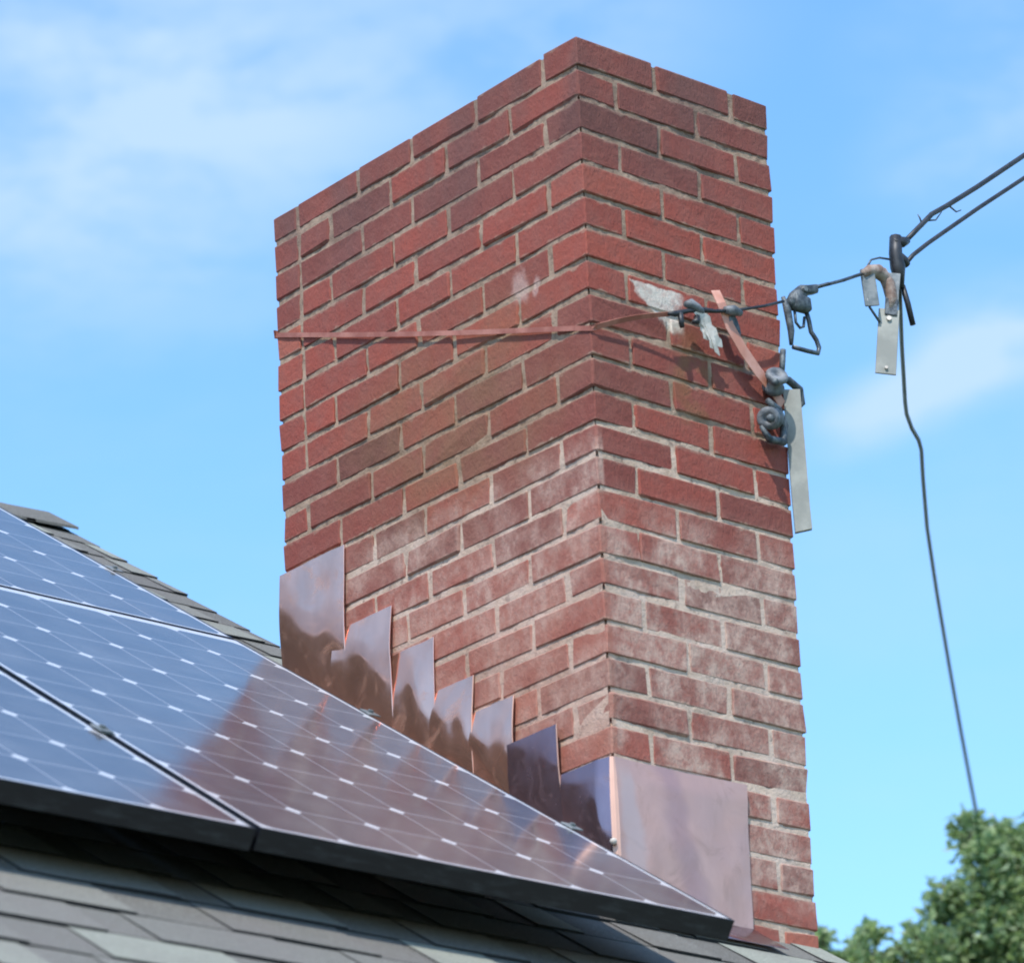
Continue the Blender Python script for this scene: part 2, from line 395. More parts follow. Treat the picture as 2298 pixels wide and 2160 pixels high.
# ------------------------------------------------------------------ house with shingle roof
house = empty('house', (-2.5, 1.2, GROUND))
tag(house, 'house with pitched grey asphalt shingle roof carrying the solar panels and the brick chimney', 'house')
def hp(mb, name, mats, smooth=False):
    o = mb.build(name, mats, None, smooth); o.parent = house; o.matrix_parent_inverse = Matrix.Translation((2.5, -1.2, -GROUND)); return o
RX0, RX1 = -6.5, W + .004
S0 = -2.35/CP*1.0; SR = 2.62/CP          # eave and ridge, along the slope
EXP = .143
mb = MB()
def wob(x, j): return .0060*noise.noise(Vector((x*3.1, j*7.3, 1.7))) + .0030*noise.noise(Vector((x*14, j*3.3, 4)))
def lift(x, j): return .0035*max(0, noise.noise(Vector((x*4.3, j*5.1, 9.7))))
def course_strip(xa, xb, sl, su, hl, hu, j, at, top_wob=True):
    n = max(1, int((xb-xa)/.05))
    vs = []
    for i in range(n+1):
        x = xa + (xb-xa)*i/n
        lo = sl + wob(x, j); l = lift(x, j)
        vs += [roof(x, lo, hl + l), roof(x, su, hu), roof(x, lo + .001, hl - .007 + l*.3)]
    fs = []; fe = []
    for i in range(n):
        k = i*3
        fs.append((k, k+3, k+4, k+1)); fe.append((k+2, k+5, k+3, k))
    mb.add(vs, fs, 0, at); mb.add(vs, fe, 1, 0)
    # side edges
    k = n*3; mb.add([vs[0], vs[1], vs[2]], [(0, 1, 2)], 1, 0); mb.add([vs[k], vs[k+1], vs[k+2]], [(0, 2, 1)], 1, 0)
j = 0; s = S0
while s < SR:
    x_first = -3.6
    end = RX1 + random.uniform(-.003, .006)
    su = min(s + EXP + .02, SR + .005)
    # base layer of the course, in long strips of slightly different tone
    x = x_first - random.uniform(0, .9)
    while x < end:
        xe = min(x + 1.0 - .002, end)
        if end - xe < .05: xe = end
        course_strip(x, xe, s, su, .0052, .0018, j, random.choice((.15, .25, .3, .42, .5)))
        x = xe + .002
    # raised laminated tabs
    x = x_first - random.uniform(0, .3)
    while x < end:
        wt = random.uniform(.10, .30); gp = random.uniform(.07, .20)
        xe = min(x + wt, end)
        if xe - x > .03: course_strip(x, xe, s - .0015, su, .0088, .0036, j, random.choice((.35, .5, .62, .7, .85, .95, 1.0)))
        x = xe + gp
    s += EXP; j += 1
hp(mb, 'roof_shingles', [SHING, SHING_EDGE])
mb = MB()       # plain deck under the shingles, the far part of the front slope and the whole rear slope
mb.box((0,0,0),(1,1,1)) if False else None
def slab(p, th, mi=0, at=.4):
    up = Vector((0,0,1)); vs = [Vector(q) for q in p] + [Vector(q) - up*th for q in p]
    mb.add(vs, [(0,1,2,3),(7,6,5,4),(0,4,5,1),(1,5,6,2),(2,6,7,3),(3,7,4,0)], mi, at)
slab([roof(RX0,S0,0), roof(W-.02,S0,0), roof(W-.02,SR,0), roof(RX0,SR,0)], .02, 0)
ry = SR*CP; rz = Z0 + SR*SP
def rear(x, s, h=0): return Vector((x, ry + s*CP + h*SP, rz - s*SP + h*CP))
slab([rear(RX0,.002), rear(W,.002), rear(W,4.6), rear(RX0,4.6)], .02, 0)
slab([roof(RX0,S0,.012), roof(-4.62,S0,.012), roof(-4.62,SR,.012), roof(RX0,SR,.012)], .011, 0, .6)
hp(mb, 'roof_deck', [SHING])
mb = MB()       # ridge caps: overlapping folded shingles
x = RX0; k = 0
while x < W - .02:
    xe = min(x + .17, W + .004); hL, hR = .014, .021
    jit = random.uniform(-.003, .003)
    pts = []
    for xx, hh in ((x, hL), (xe, hR)):
        for q in (-1, 1):
            for th in (0, .007):
                pts.append((xx, ry + q*.13, rz - .13*TP + hh + .004 - th + jit))
        pts += [(xx, ry, rz + hh + jit), (xx, ry, rz + hh - .007 + jit)]
    # per end: 0 left-top,1 left-bot,2 right-top,3 right-bot,4 ridge-top,5 ridge-bot
    f = [(0,6,10,4), (4,10,8,2), (1,5,11,7), (5,3,9,11), (0,1,7,6), (2,8,9,3)]
    mb.add(pts, f, 0, random.choice((0,.1,.2)))
    mb.add(pts, [(6,7,11,10), (10,11,9,8), (0,4,5,1), (4,2,3,5)], 1, 0)
    x += .143; k += 1
hp(mb, 'ridge_cap', [SHING, SHING_EDGE])
mb = MB()
for (fa, sa, sb) in ((roof, S0, SR), (rear, .0, 4.6)):     # rake boards and drip edge along the gable
    a_, c_ = fa(0, sa), fa(0, sb)
    for (x0, x1, t0, t1) in ((W-.030, W-.006, .022, .17), (W-.020, W-.001, .004, .020)):
        vs = [Vector((x0, p.y, p.z - tt)) for p in (a_, c_) for tt in (t0, t1)] + [Vector((x1, p.y, p.z - tt)) for p in (a_, c_) for tt in (t0, t1)]
        mb.add(vs, [(0,2,3,1),(4,5,7,6),(0,4,6,2),(1,3,7,5),(0,1,5,4),(2,6,7,3)], 0)
hp(mb, 'rake_board', [PAINT])
ye = S0*CP; ze = Z0 + S0*SP; yb = ry + 4.6*CP; zb = rz - 4.6*SP
mb = MB(); mb.box((RX0, ye-.022, ze-.19), (W-.032, ye-.001, ze-.012)); hp(mb, 'fascia', [PAINT])
mb = MB()
mb.tube([(RX0, ye-.085, ze-.08), (W-.03, ye-.085, ze-.08)], .058, 14); hp(mb, 'gutter', [PAINT], True)
mb = MB()
wy0, wy1 = ye + .45, yb - .45
zt0 = Z0 + wy0*TP - .03; zt1 = rz - (wy1 - ry)*TP - .03
for x0, x1 in ((W-.30, W-.12), (RX0+.25, RX0+.4)):
    prof = [(wy0, GROUND), (wy1, GROUND), (wy1, zt1), (ry, rz-.03), (wy0, zt0)]
    vs = [(x0, y_, z_) for y_, z_ in prof] + [(x1, y_, z_) for y_, z_ in prof]
    mb.add(vs, [(0,4,3,2,1), (5,6,7,8,9)] + [(i, (i+1)%5, (i+1)%5+5, i+5) for i in range(5)])
mb.box((RX0+.4, wy0, GROUND), (W-.30, wy0+.15, zt0)); mb.box((RX0+.4, wy1-.15, GROUND), (W-.30, wy1, zt1))
hp(mb, 'wall', [SIDING])
for wx in (-5.2, -3.4, -1.4):
    mb = MB(); zc = GROUND + 1.55
    for q in ((-.5,-.55,.5,-.47), (-.5,.47,.5,.55), (-.5,-.469,-.42,.469), (.42,-.469,.5,.469), (-.419,-.03,.419,.03)):
        mb.box((wx+q[0], wy0-.04, zc+q[1]), (wx+q[2], wy0-.001, zc+q[3]))
    wf_ = hp(mb, 'window', [PAINT])
    mb = MB(); mb.box((wx-.419, wy0-.02, zc-.469), (wx+.419, wy0-.012, zc+.469))
    o = mb.build('pane', mat('window_glass', (.03,.04,.05), .05)[0]); o.parent = wf_; o.matrix_parent_inverse = (Matrix.Translation((-2.5, 1.2, GROUND)) @ wf_.matrix_parent_inverse).inverted()

# ------------------------------------------------------------------ chimney
chim = empty('chimney', (0, 0, 0))
tag(chim, 'tall red brick chimney at the roof edge with lime stained lower courses and copper flashing', 'chimney')
def outfaces(): pass
mb = MB()
NC = 30
def tone(face, k):
    v = random.gauss(.45, .17)
    if 4 <= k <= 8: v += .22
    if k < 3: v -= .12
    if k >= 25: v += .3
    if 14 <= k <= 24 and face == 'L': v += .12
    return min(1, max(0, v))
def brick(lo, hi, k, face):
    if hi[0]-lo[0] < .02 or hi[1]-lo[1] < .02: return
    ce = Vector([(p+q)/2 for p, q in zip(lo, hi)])
    if k == 0: hi = (hi[0], hi[1], hi[2] + random.uniform(-.0035, .0015))
    M = Matrix.Translation(ce + Vector((random.uniform(-.0011,.0011), random.uniform(-.0011,.0011), random.uniform(-.0010,.0010)))) @ Matrix.Rotation(random.gauss(0, .0022), 4, 'Z') @ Matrix.Rotation(random.gauss(0, .0022), 4, 'Y' if face in 'FB' else 'X') @ Matrix.Translation(-ce)
    mb.cbox(lo, hi, random.choice((.0014,.0018,.0024,.0038)), random.choice((.0010,.0012,.0016,.0026)), 0, tone(face, k), M)
for k in range(NC):
    zt = -k*H + .0008 if k else .0008; zb_ = -(k+1)*H + .0110
    odd = k % 2 == 0
    G = .0053; T = .098; rv = lambda: random.uniform(-.004, .004)
    jf = [.207, .417] if odd else [.100, .312]
    jl = [.107, .318, .525, .697, .907] if odd else [.208, .416, .593, .803] + ([.910] if k < 9 else [])
    jf = [v + rv() for v in jf]; jl = [v + rv() for v in jl]
    if odd:      # front row runs to both corners
        ex = [0] + jf + [W]
        for i in range(3): brick((ex[i] + (G if i else 0), 0, zb_), (ex[i+1] - (G if i < 2 else 0), T, zt), k, 'F')
        ey = jl + [D]
    else:        # side row owns the corner
        ex = jf + [W]; 
        for i in range(2): brick((ex[i] + G, 0, zb_), (ex[i+1] - (G if i < 1 else 0), T, zt), k, 'F')
        ey = [0] + jl + [D]
    for i in range(len(ey)-1):
        y0 = ey[i] + (G if (i or odd) else 0); y1 = ey[i+1] - (G if i < len(ey)-2 else 0)
        brick((0, y0, zb_), (T, y1, zt), k, 'L')
        brick((W-T, y0, zb_), (W, y1, zt), k, 'R') if (i or odd) else brick((W-T, T+.01, zb_), (W, y1, zt), k, 'R')
    bx = ([.207, .40] if odd else [.107+.2])
    ex = [T+.01] + bx + [W-T-.01]
    for i in range(len(ex)-1): brick((ex[i]+(G if i else 0), D-T, zb_), (ex[i+1]-(G if i < len(ex)-2 else 0), D, zt), k, 'B')
bw = mb.build('brickwork', BRICK, chim)
# mortar bed: a closed skin just behind the brick faces with an uneven, hand-struck surface
mb = MB()
def skin(nu, nv, fn, flip):
    vs = [fn(i/nu, j/nv) for j in range(nv+1) for i in range(nu+1)]
    fs = []
    for j in range(nv):
        for i in range(nu):
            q = j*(nu+1)+i; f = (q, q+1, q+nu+2, q+nu+1); fs.append(f[::-1] if flip else f)
    mb.add(vs, fs)
zbm = -NC*H - .0
def rec(u, v, seed, z):
    r = .0036 + .0016*noise.noise(Vector((u*5, v*8, seed+6))) + .0034*noise.noise(Vector((u*16, v*40, seed))) + .0022*noise.noise(Vector((u*70, v*90, seed+3)))
    if z < -.82: r -= .0016
    return min(.010, max(.0023, r))
e0 = .006
skin(70, 250, lambda u, v: (e0 + u*(W-2*e0), rec(u*W, v*2, 1, -v*2), -.004 + v*(zbm+.004)), True)
skin(120, 250, lambda u, v: (rec(u*D, v*2, 5, -v*2), e0 + u*(D-2*e0), -.004 + v*(zbm+.004)), False)
skin(6, 60, lambda u, v: (W - rec(u*D, v*2, 9, -v*2), e0 + u*(D-2*e0), -.004 + v*(zbm+.004)), True)
skin(6, 60, lambda u, v: (e0 + u*(W-2*e0), D - rec(u*W, v*2, 13, -v*2), -.004 + v*(zbm+.004)), False)
mb.box((.009, .009, GROUND+.01), (W-.009, D-.009, -.0045))
mb.build('mortar', MORTAR, chim, True)
mb = MB()
mb.cbox((.03, .03, -.012), (W-.03, D-.03, .006), .004, .001)
mb.build('crown', MORTAR, chim)
# flue liners set down in the crown
for cy in (.29, .70):
    mb = MB(); M = Matrix.Translation((W/2, cy, 0))
    for q in ((-.11,-.11,.11,-.09), (-.11,.09,.11,.11), (-.11,-.09,-.09,.09), (.09,-.09,.11,.09)):
        mb.box((W/2+q[0], cy+q[1], .0), (W/2+q[2], cy+q[3], .012))
    mb.build('flue_liner', noisy('flue_clay', (.25,.12,.07), (.35,.18,.11), .8), chim)
# lower stack below the bricks drawn above
mb = MB(); mb.box((0.001, 0.001, GROUND+.005), (W-.001, D-.001, zbm+.003)); mb.build('chimney_base', BRICK, chim)

# copper step flashing: one bent sheet per step on the side face
def sheet(name, y0, y1, zt, zb0, zb1, base, bulge, curl, edge=True, mt=COPPER, phase=0, tilt=0):
    mb = MB(); nu, nv = 18, 28; th = .0012
    def p(u, v, o):
        y = y0 + (y1-y0)*u; zb = zb0 + (zb1-zb0)*u; z = zt + (zb-zt)*v
        z += .002*noise.noise(Vector((u*4, phase, 2)))*(1-v)
        tuck = min(1, v*3.5)**.8
        off = base*tuck + (tilt*(1-v) if tilt > 0 else -tilt*v) + bulge*math.sin(math.pi*min(1, v*1.05))*math.sin(math.pi*(.15+.7*u)) + curl*(1-u)**4*tuck*(.5+.5*math.sin(2.2*v+phase)) \
              + .0048*noise.noise(Vector((u*2.2+phase, v*2.8, phase)))*tuck + .0005*noise.noise(Vector((u*4+phase, v*5, phase+4)))*tuck
        return (-.0015 - max(0, off) - o, y, z)
    for o, fl in ((th, True), (0, False)):
        vs = [p(i/nu, j/nv, o) for j in range(nv+1) for i in range(nu+1)]; fs = []
        for j in range(nv):
            for i in range(nu):
                q = j*(nu+1)+i; f = (q, q+1, q+nu+2, q+nu+1); fs.append(f if fl else f[::-1])
        mb.add(vs, fs)
    # bright cut edge on the near side, folded back slightly
    vs = []
    for j in range(nv+1):
        a_ = Vector(p(0, j/nv, th)); c_ = Vector(p(0, j/nv, 0)); vs += [a_, a_ + Vector((-.0006, -.0026, 0)), c_ + Vector((.001, -.0026, 0)), c_]
    fs = [(4*j+q, 4*j+(q+1), 4*(j+1)+(q+1), 4*(j+1)+q) for j in range(nv) for q in range(3)]
    mb.add(vs, fs, 1 if edge else 0)
    # top edge
    vs = [q for i in range(nu+1) for q in (p(i/nu, 0, th), p(i/nu, 0, -.004))]
    mb.add(vs, [(2*i, 2*i+1, 2*i+3, 2*i+2) for i in range(nu)])
    # foot lying on the roof
    y_lo, y_hi = y0, y1
    vs = []
    for yy, zz in ((y_lo, zb0), (y_hi, zb1)):
        for xx in (-.004, -.10):
            for hh in (.0, .0012): vs.append((xx, yy, Z0 + yy*TP + .021 + base*.3 + hh))
    mb.add(vs, [(1,3,7,5), (0,4,6,2), (0,2,3,1), (4,5,7,6), (2,6,7,3)])
    o = mb.build(name, [mt, COPPER_EDGE], chim, True); return o
rz_ = lambda y: Z0 + y*TP + .018
steps = [  # y near, y far, top, standoff, bulge, curl, bright edge, phase, lean
    (.788, 1.006, -.806, .0030, .0050, .0012, False, .4, .002),
    (.640, .830, -.985, .0045, .0080, .0020, False, 2.1, .003),
    (.514, .652, -1.090, .0030, .0055, .0020, False, 3.7, -.004),
    (.396, .528, -1.205, .0040, .0070, .0025, True, 5.2, -.003),
    (.272, .410, -1.284, .0045, .0075, .0025, True, 7.9, .004),
    (.139, .286, -1.382, .0020, .0030, .0015, True, 9.3, .014)]
for i, (y0, y1, zt, bs, bl, cu, ed, ph, ti) in enumerate(steps):
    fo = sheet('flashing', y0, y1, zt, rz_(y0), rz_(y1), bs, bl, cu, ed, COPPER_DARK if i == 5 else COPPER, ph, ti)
# corner piece wrapping from the side face onto the front as an apron
mb = MB()
def wrap(name, mt):
    mb = MB(); nu, nv = 40, 30; th = .0012
    L1, L2 = .137, .335; tot = L1 + L2
    def p(u, v, o):
        s_ = u*tot - L1; rr = .004
        zt = -1.484 + .002*noise.noise(Vector((u*5, 3, 3)))
        yb_ = max(0, -s_); zb = Z0 + yb_*TP + .017; z = zt + (zb - zt)*v
        tk = min(1, v*8)
        off = (.0035*tk + .006*tk*math.sin(math.pi*min(1, max(0, (abs(s_))/ (L1 if s_ < 0 else L2))))*math.sin(math.pi*(.1+.8*v))
               + .0035*noise.noise(Vector((u*5, v*3, 8)))*tk) + .001
        off = max(.001, off)
        if s_ < -rr: off += .011*(1-v)*min(1, -s_/.03)
        if s_ > .03: off += .008*mr_(s_, .18, .33)*max(0, 1-v*2.6)
        if s_ < -rr: return (-off - o, -s_, z)
        if s_ > rr: return (s_, -off - o, z)
        an = (s_ + rr)/(2*rr)*math.pi/2; d = rr + off*.7 + o
        return (rr - d*math.cos(an), rr - d*math.sin(an), z)
    us = [i/20*(L1-.004)/tot for i in range(20)] + [(L1-.004 + .008*i/6)/tot for i in range(7)] + [(L1+.004 + (L2-.004)*i/30)/tot for i in range(1, 31)]
    nu = len(us)-1
    for o, fl in ((th, False), (0, True)):
        vs = [p(u, j/nv, o) for j in range(nv+1) for u in us]; fs = []; fe = []; fd = []
        for j in range(nv):
            for i in range(nu):
                q = j*(nu+1)+i; f = (q, q+1, q+nu+2, q+nu+1); f = f if fl else f[::-1]
                (fe if (20 <= i < 26) else fs if i < 20 else fd).append(f)
        mb.add(vs, fs); mb.add(vs, fe, 1); mb.add(vs, fd, 2)
    vs = [q for j in range(nv+1) for q in (p(1, j/nv, th), p(1, j/nv, 0))]
    mb.add(vs, [(2*j, 2*j+1, 2*j+3, 2*j+2) for j in range(nv)])
    vs = [q for u in us for q in (p(u, 0, th), p(u, 0, -.004))]
    mb.add(vs, [(2*i, 2*i+1, 2*i+3, 2*i+2) for i in range(nu)])
    vs = [(x_, y_, Z0 + y_*TP + .0195 + hh) for x_, y_ in ((-.10, 0), (.335, 0), (.335, -.10), (-.10, -.10)) for hh in (0, .0012)]
    vs = [Vector(q) for q in vs]
    mb.add(vs, [(1,7,5,3), (0,2,4,6), (4,5,7,6), (2,3,5,4), (0,6,7,1)])
    mb.build(name, [mt[0], COPPER_EDGE, mt[1]], chim, True)
def mr_(v, a, b): return max(0, min(1, (v-a)/(b-a)))
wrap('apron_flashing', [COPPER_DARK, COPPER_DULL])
mb = MB()        # small light sealant blobs and solder on the flashing
for y_, z_, r_ in ((.14, -1.60, .006), (.0, -1.652, .007)):
    mb = MB()
    mb.lathe([(0.0005, -r_), (r_*.8, -r_*.6), (r_, 0), (r_*.8, r_*.6), (.0005, r_)], Matrix.Translation((-.010, y_-.002, z_)), 10)
    mb.build('sealant_blob', CLOTH, chim, True)

# ------------------------------------------------------------------ solar panels
PX, PY, PZ = -.2252, -.5165, -1.9601       # outer corner of the cell grid of the lower right panel
NX, NY, BD, TH = 6, 10, .016, .038
XD, UD, ND = Vector((1,0,0)), Vector((0,CP,SP)), Vector((0,-SP,CP))
def make_panel(name):
    root = empty(name)
    PW, PL = NX*CELL, NY*CELL
    f = MB(); lip = .0085
    x0, x1, y0, y1 = -PW-BD, BD, -BD, PL+.036
    for (a0, b0, a1, b1) in ((x0, y0, x1, y0+.006), (x0, y1-.006, x1, y1), (x0, y0+.006, x0+.006, y1-.006), (x1-.006, y0+.006, x1, y1-.006)):
        f.cbox((a0, b0, -TH), (a1, b1, .0006), .0005)
    fr = f.build('frame', FRAME_M, root)
    g_ = MB(); g_.box((x0+.0062, y0+.0062, -.006), (x1-.0062, y1-.0062, 0)); g_.build('glass', GLASS, root)
    bs = MB(); bs.box((x0+.0062, y0+.0062, -.0085), (x1-.0062, y1-.0062, -.0062))
    bs.build('backsheet', noisy('backsheet_dark', (.02,.02,.022), (.03,.03,.032), .6), root)
    jb = MB(); jb.cbox((-PW/2-.06, PL-.28, -.034), (-PW/2+.06, PL-.16, -.0087), .003); jb.build('junction_box', BLACK, root)
    for u in (.30*PL, .72*PL):
        for sx in (x0-.007, x1+.007):
            c_ = MB(); c_.cbox((sx-.014, u-.018, .0015), (sx+.014, u+.018, .0045), .0008)
            c_.tube([(sx, u, .0045), (sx, u, .0095)], .0055, 6); c_.tube([(sx, u, -TH), (sx, u, .0015)], .003, 6)
            c_.build('clamp', ZINC, root)
    return root
base = Matrix((XD, UD, ND)).transposed().to_4x4()
spots = [(0, 0, 'solar panel nearest the chimney, lower edge ending at the roof corner, with brick reflection'),
         (-(NX*CELL + 2*BD + .008), 0, 'solar panel at the lower left, left of the dark seam, reflecting blue sky'),
         (0, NY*CELL + BD + .036 + .010, 'uppermost solar panel, near the ridge above the bright horizontal seam')]
proto = make_panel('solar_panel')
for i, (dx, dy, lb) in enumerate(spots):
    if i == 0: o = proto
    else:
        o = proto.copy(); COL.objects.link(o)
        for ch in list(proto.children):
            c_ = ch.copy(); COL.objects.link(c_); c_.parent = o
    mm_ = base.copy(); mm_.translation = Vector((PX, PY, PZ)) + XD*dx + UD*dy
    if i == 1: mm_.translation -= ND*.003
    o.matrix_world = mm_
    tag(o, lb, 'solar panel', 'solar panels on the roof')
# support rails and roof feet below the panels
pan_h = .125
def rail(name, u, x0, x1, label):
    mb = MB()
    P = Vector((0, PY, PZ)) + UD*u
    for q, (a_, b_) in enumerate(((-.02, .02),)):
        vs = []
        for xx in (x0, x1):
            for uu, nn in ((-.018, -TH-.042), (.018, -TH-.042), (.018, -TH-.0015), (-.018, -TH-.0015)):
                p_ = P + UD*uu + ND*nn; vs.append((xx, p_.y, p_.z))
        mb.add(vs, [(0,1,2,3)[::-1], (4,5,6,7), (0,1,5,4), (1,2,6,5), (2,3,7,6), (3,0,4,7)])
    root = empty(name, (x1, P.y, P.z))
    o = mb.build('rail', FRAME_M); o.parent = root; o.matrix_parent_inverse = Matrix.Translation(root.location).inverted()
    xx = x1 - .2
    while xx > x0:
        mb = MB(); M = Matrix.Translation(P) @ base
        Mt = Matrix.Translation((xx, P.y, P.z)) @ base
        mb.cbox((-.03, .02, -.130), (.03, .09, -.124), .001, 0, 0, 0, Mt)
        mb.cbox((-.03, .02, -.124), (.03, .025, -.048), .001, 0, 0, 0, Mt)
        o = mb.build('foot', ZINC); o.parent = root; o.matrix_parent_inverse = Matrix.Translation(root.location).inverted()
        xx -= 1.1
    tag(root, label, 'mounting rail', 'rails under the solar panels')
x_l = PX - 2*(NX*CELL) - .08
rail('mounting_rail', .30*NY*CELL, x_l, PX+.03, 'metal rail under the lower edge of the bottom row of solar panels')
rail('mounting_rail', .72*NY*CELL, x_l, PX+.03, 'metal rail under the upper part of the bottom row of solar panels')
u2 = NY*CELL + BD + .046
rail('mounting_rail', u2+.30*NY*CELL, PX-NX*CELL-.05, PX+.03, 'metal rail under the lower half of the uppermost solar panel')
rail('mounting_rail', u2+.72*NY*CELL, PX-NX*CELL-.05, PX+.03, 'metal rail under the upper half of the uppermost solar panel')

# ------------------------------------------------------------------ fixings on the chimney
def fr(x, z, o): return Vector((x - .96*o, -o, z - .60*o))      # a point standing o metres off the front face
X_, Y_, Z_ = Vector((1,0,0)), Vector((0,1,0)), Vector((0,0,1))
strap = empty('strap', (0, 0, -.617))
tag(strap, 'salmon coloured metal strap tied round the brick chimney above its middle', 'strap')
def sp(mb, name, mats, root, smooth=False):
    o = mb.build(name, mats, None, smooth); o.parent = root; o.matrix_parent_inverse = Matrix.Translation(root.location).inverted(); return o
mb = MB()
pts = []; wd = []; ww = []
for i in range(25):
    f = i/24; y_ = D*(1-f)
    pts.append((-.0020 - .0055*math.sin(math.pi*f)**.7, y_, -.268 - f*.347 - .006*math.sin(math.pi*f))); wd.append((-.04, 0, 1)); ww.append(.0100)
pts[-1] = (-.0025, .002, -.6155)
pts.append((-.0025, -.0025, -.6165)); wd.append((-.1,-.1,1)); ww.append(.012)
n0 = len(pts)
for i in range(1, 13):
    f = i/12; q = fr(.212*f, -.6165 + .083*f + .006*math.sin(math.pi*f), .005 + .030*f); pts.append(tuple(q)); wd.append((0,-.6,.8)); ww.append(.012 - .003*f)
mb.band(pts, wd, ww, .0016)
sp(mb, 'strap_band', STRAP_M, strap)
mb = MB()        # wide end of the strap coming down to the insulator
pts = [fr(.338, -.452, .028), fr(.352, -.475, .036), fr(.372, -.520, .034), fr(.405, -.562, .030), (fr(.440, -.597, .024)), fr(.478, -.628, .018), fr(.505, -.655, .010)]
mb.band([tuple(p) for p in pts], [(.85,0,.5)]*7, [.022,.024,.025,.025,.024,.022,.02], .0016)
sp(mb, 'strap_end', STRAP_END, strap)
mb = MB()        # part that passes round the back and the far side of the chimney
pts = [(W+.005, .0, -.655), (W+.005, .4, -.50), (W+.005, D-.01, -.268), (W, D+.005, -.266), (.25, D+.006, -.264), (-.0, D+.005, -.264), (-.006, D, -.268)]
mb.band(pts, [(0,0,1)]*7, .018, .0016); sp(mb, 'strap_back', STRAP_M, strap)
# taped wire splice in front of the wall
spl = empty('wire_splice', tuple(fr(.28, -.507, .035)))
tag(spl, 'dark taped wire splice with torn white tape in front of the brick face', 'wire splice')
mb = MB()
P = [fr(.205, -.534, .034), fr(.225, -.530, .036), fr(.262, -.514, .036), fr(.30, -.503, .038), fr(.335, -.497, .04), fr(.40, -.478, .042), fr(.47, -.452, .04), fr(.525, -.428, .03)]
mb.tube(P, [.0035,.006,.0045,.006,.004,.003,.003,.003], 10)
mb.tube([fr(.240, -.525, .038), fr(.243, -.553, .040)], [.006, .005], 8)
mb.tube([fr(.285, -.520, .036), fr(.283, -.532, .038), fr(.272, -.535, .036)], [.006,.007,.004], 8)
sp(mb, 'splice_body', BLACK, spl, True)
mb = MB()
mb.tube([fr(.255, -.502, .036), fr(.268, -.498, .037), fr(.285, -.503, .038), fr(.30, -.508, .038)], [.006,.011,.010,.006], 10)
sp(mb, 'tape_wrap', PORC, spl, True); mb = MB()
mb.tube([fr(.362, -.487, .042), fr(.385, -.483, .042), fr(.405, -.484, .042)], [.007,.011,.006], 10)
sp(mb, 'tape_wrap', PORC, spl, True)
mb = MB()
for (xa, za, xb, zb2, w_) in ((.285, -.508, .312, -.562, .026), (.296, -.51, .330, -.578, .024), (.305, -.512, .346, -.570, .020), (.300, -.51, .338, -.590, .012)):
    n_ = 8; pts = [tuple(fr(xa+(xb-xa)*i/n_ + .002*math.sin(i*1.7), za+(zb2-za)*i/n_, .040 - .01*i/n_ + .001*math.sin(i*1.1+xa*90))) for i in range(n_+1)]
    mb.band(pts, [(.86, -.08, .5) for i in range(n_+1)], [w_*(.75+.25*math.sin(i*2.3+xb*50))*(1 if i < n_ else .25) for i in range(n_+1)], .001)
sp(mb, 'torn_tape', CLOTH, spl)
mb = MB()
n_ = 6; pts = [tuple(fr(.378+.020*i/n_, -.495-.055*i/n_, .036-.008*i/n_)) for i in range(n_+1)]
mb.band(pts, [(.8,0,.5)]*7, [.016,.024,.026,.026,.022,.014,.004], .001); sp(mb, 'grey_flap', ZINC_D, spl)

# pale board with porcelain knobs clamped on the far front edge
ins = empty('insulator_bracket', (W, -.01, -.9))
tag(ins, 'long pale grey board with grey insulator knobs on the right edge of the chimney', 'insulator bracket')
mb = MB(); M = Matrix.Translation((W+.012, -.012, 0)) @ Matrix.Rotation(R(-38), 4, 'Z')
vs = []
for z_, dx in ((-.625, -.003), (-.75, .0), (-.87, .002), (-.925, .004)):
    for px_, py_ in ((-.017, -.007), (.017, -.007), (.017, .004), (-.017, .004)):
        vs.append(M @ Vector((px_ + dx, py_, z_ + (0 if z_ > -.9 else px_*.2))))
mb.add(vs, [(3,2,1,0), (12,13,14,15)][::-1] + [(4*i+k, 4*i+(k+1)%4, 4*i+4+(k+1)%4, 4*i+4+k) for i in range(3) for k in range(4)])
sp(mb, 'board', PALE, ins)
def knob(c, ax, r, L, name='knob'):
    q = Vector(ax).normalized().to_track_quat('Z', 'Y').to_matrix().to_4x4()
    mb = MB(); mb.lathe([(r*.35, -L/2), (r*.9, -L/2), (r, -L*.4), (r, -L*.25), (r*.62, -L*.08), (r*.62, L*.08), (r, L*.25), (r, L*.4), (r*.86, L/2), (r*.4, L/2), (r*.3, L*.42)], Matrix.Translation(c) @ q, 22)
    return mb
sp(knob(fr(.487, -.610, .030), (-.35, -.8, .5), .023, .042), 'knob', PORC, ins, True)
sp(knob(fr(.468, -.692, .026), (-.8, -.45, -.35), .023, .046), 'knob', PORC, ins, True)
mb = MB()
mb.tube([fr(.468,-.692,.05), fr(.468,-.692,.060)], .009, 8); mb.tube([fr(.487,-.610,.056), fr(.487,-.610,.062)], .008, 8)
mb.tube([fr(.462,-.655,.03), fr(.49,-.668,.03), fr(.505,-.70,.022), fr(.50,-.735,.02), fr(.462,-.738,.03), fr(.440,-.715,.03)], [.006,.008,.009,.009,.008,.004], 8)
mb.tube([fr(.50,-.600,.02), fr(.525,-.598,.01), fr(.556,-.612,.0), fr(.560,-.640,-.005), fr(.545,-.655,-.005)], [.006,.008,.008,.007,.005], 8)
mb.tube([fr(.507,-.590,.02), fr(.512,-.560,.02), fr(.515,-.535,.02)], .006, 8)
sp(mb, 'bracket_arm', ZINC_D, ins, True)
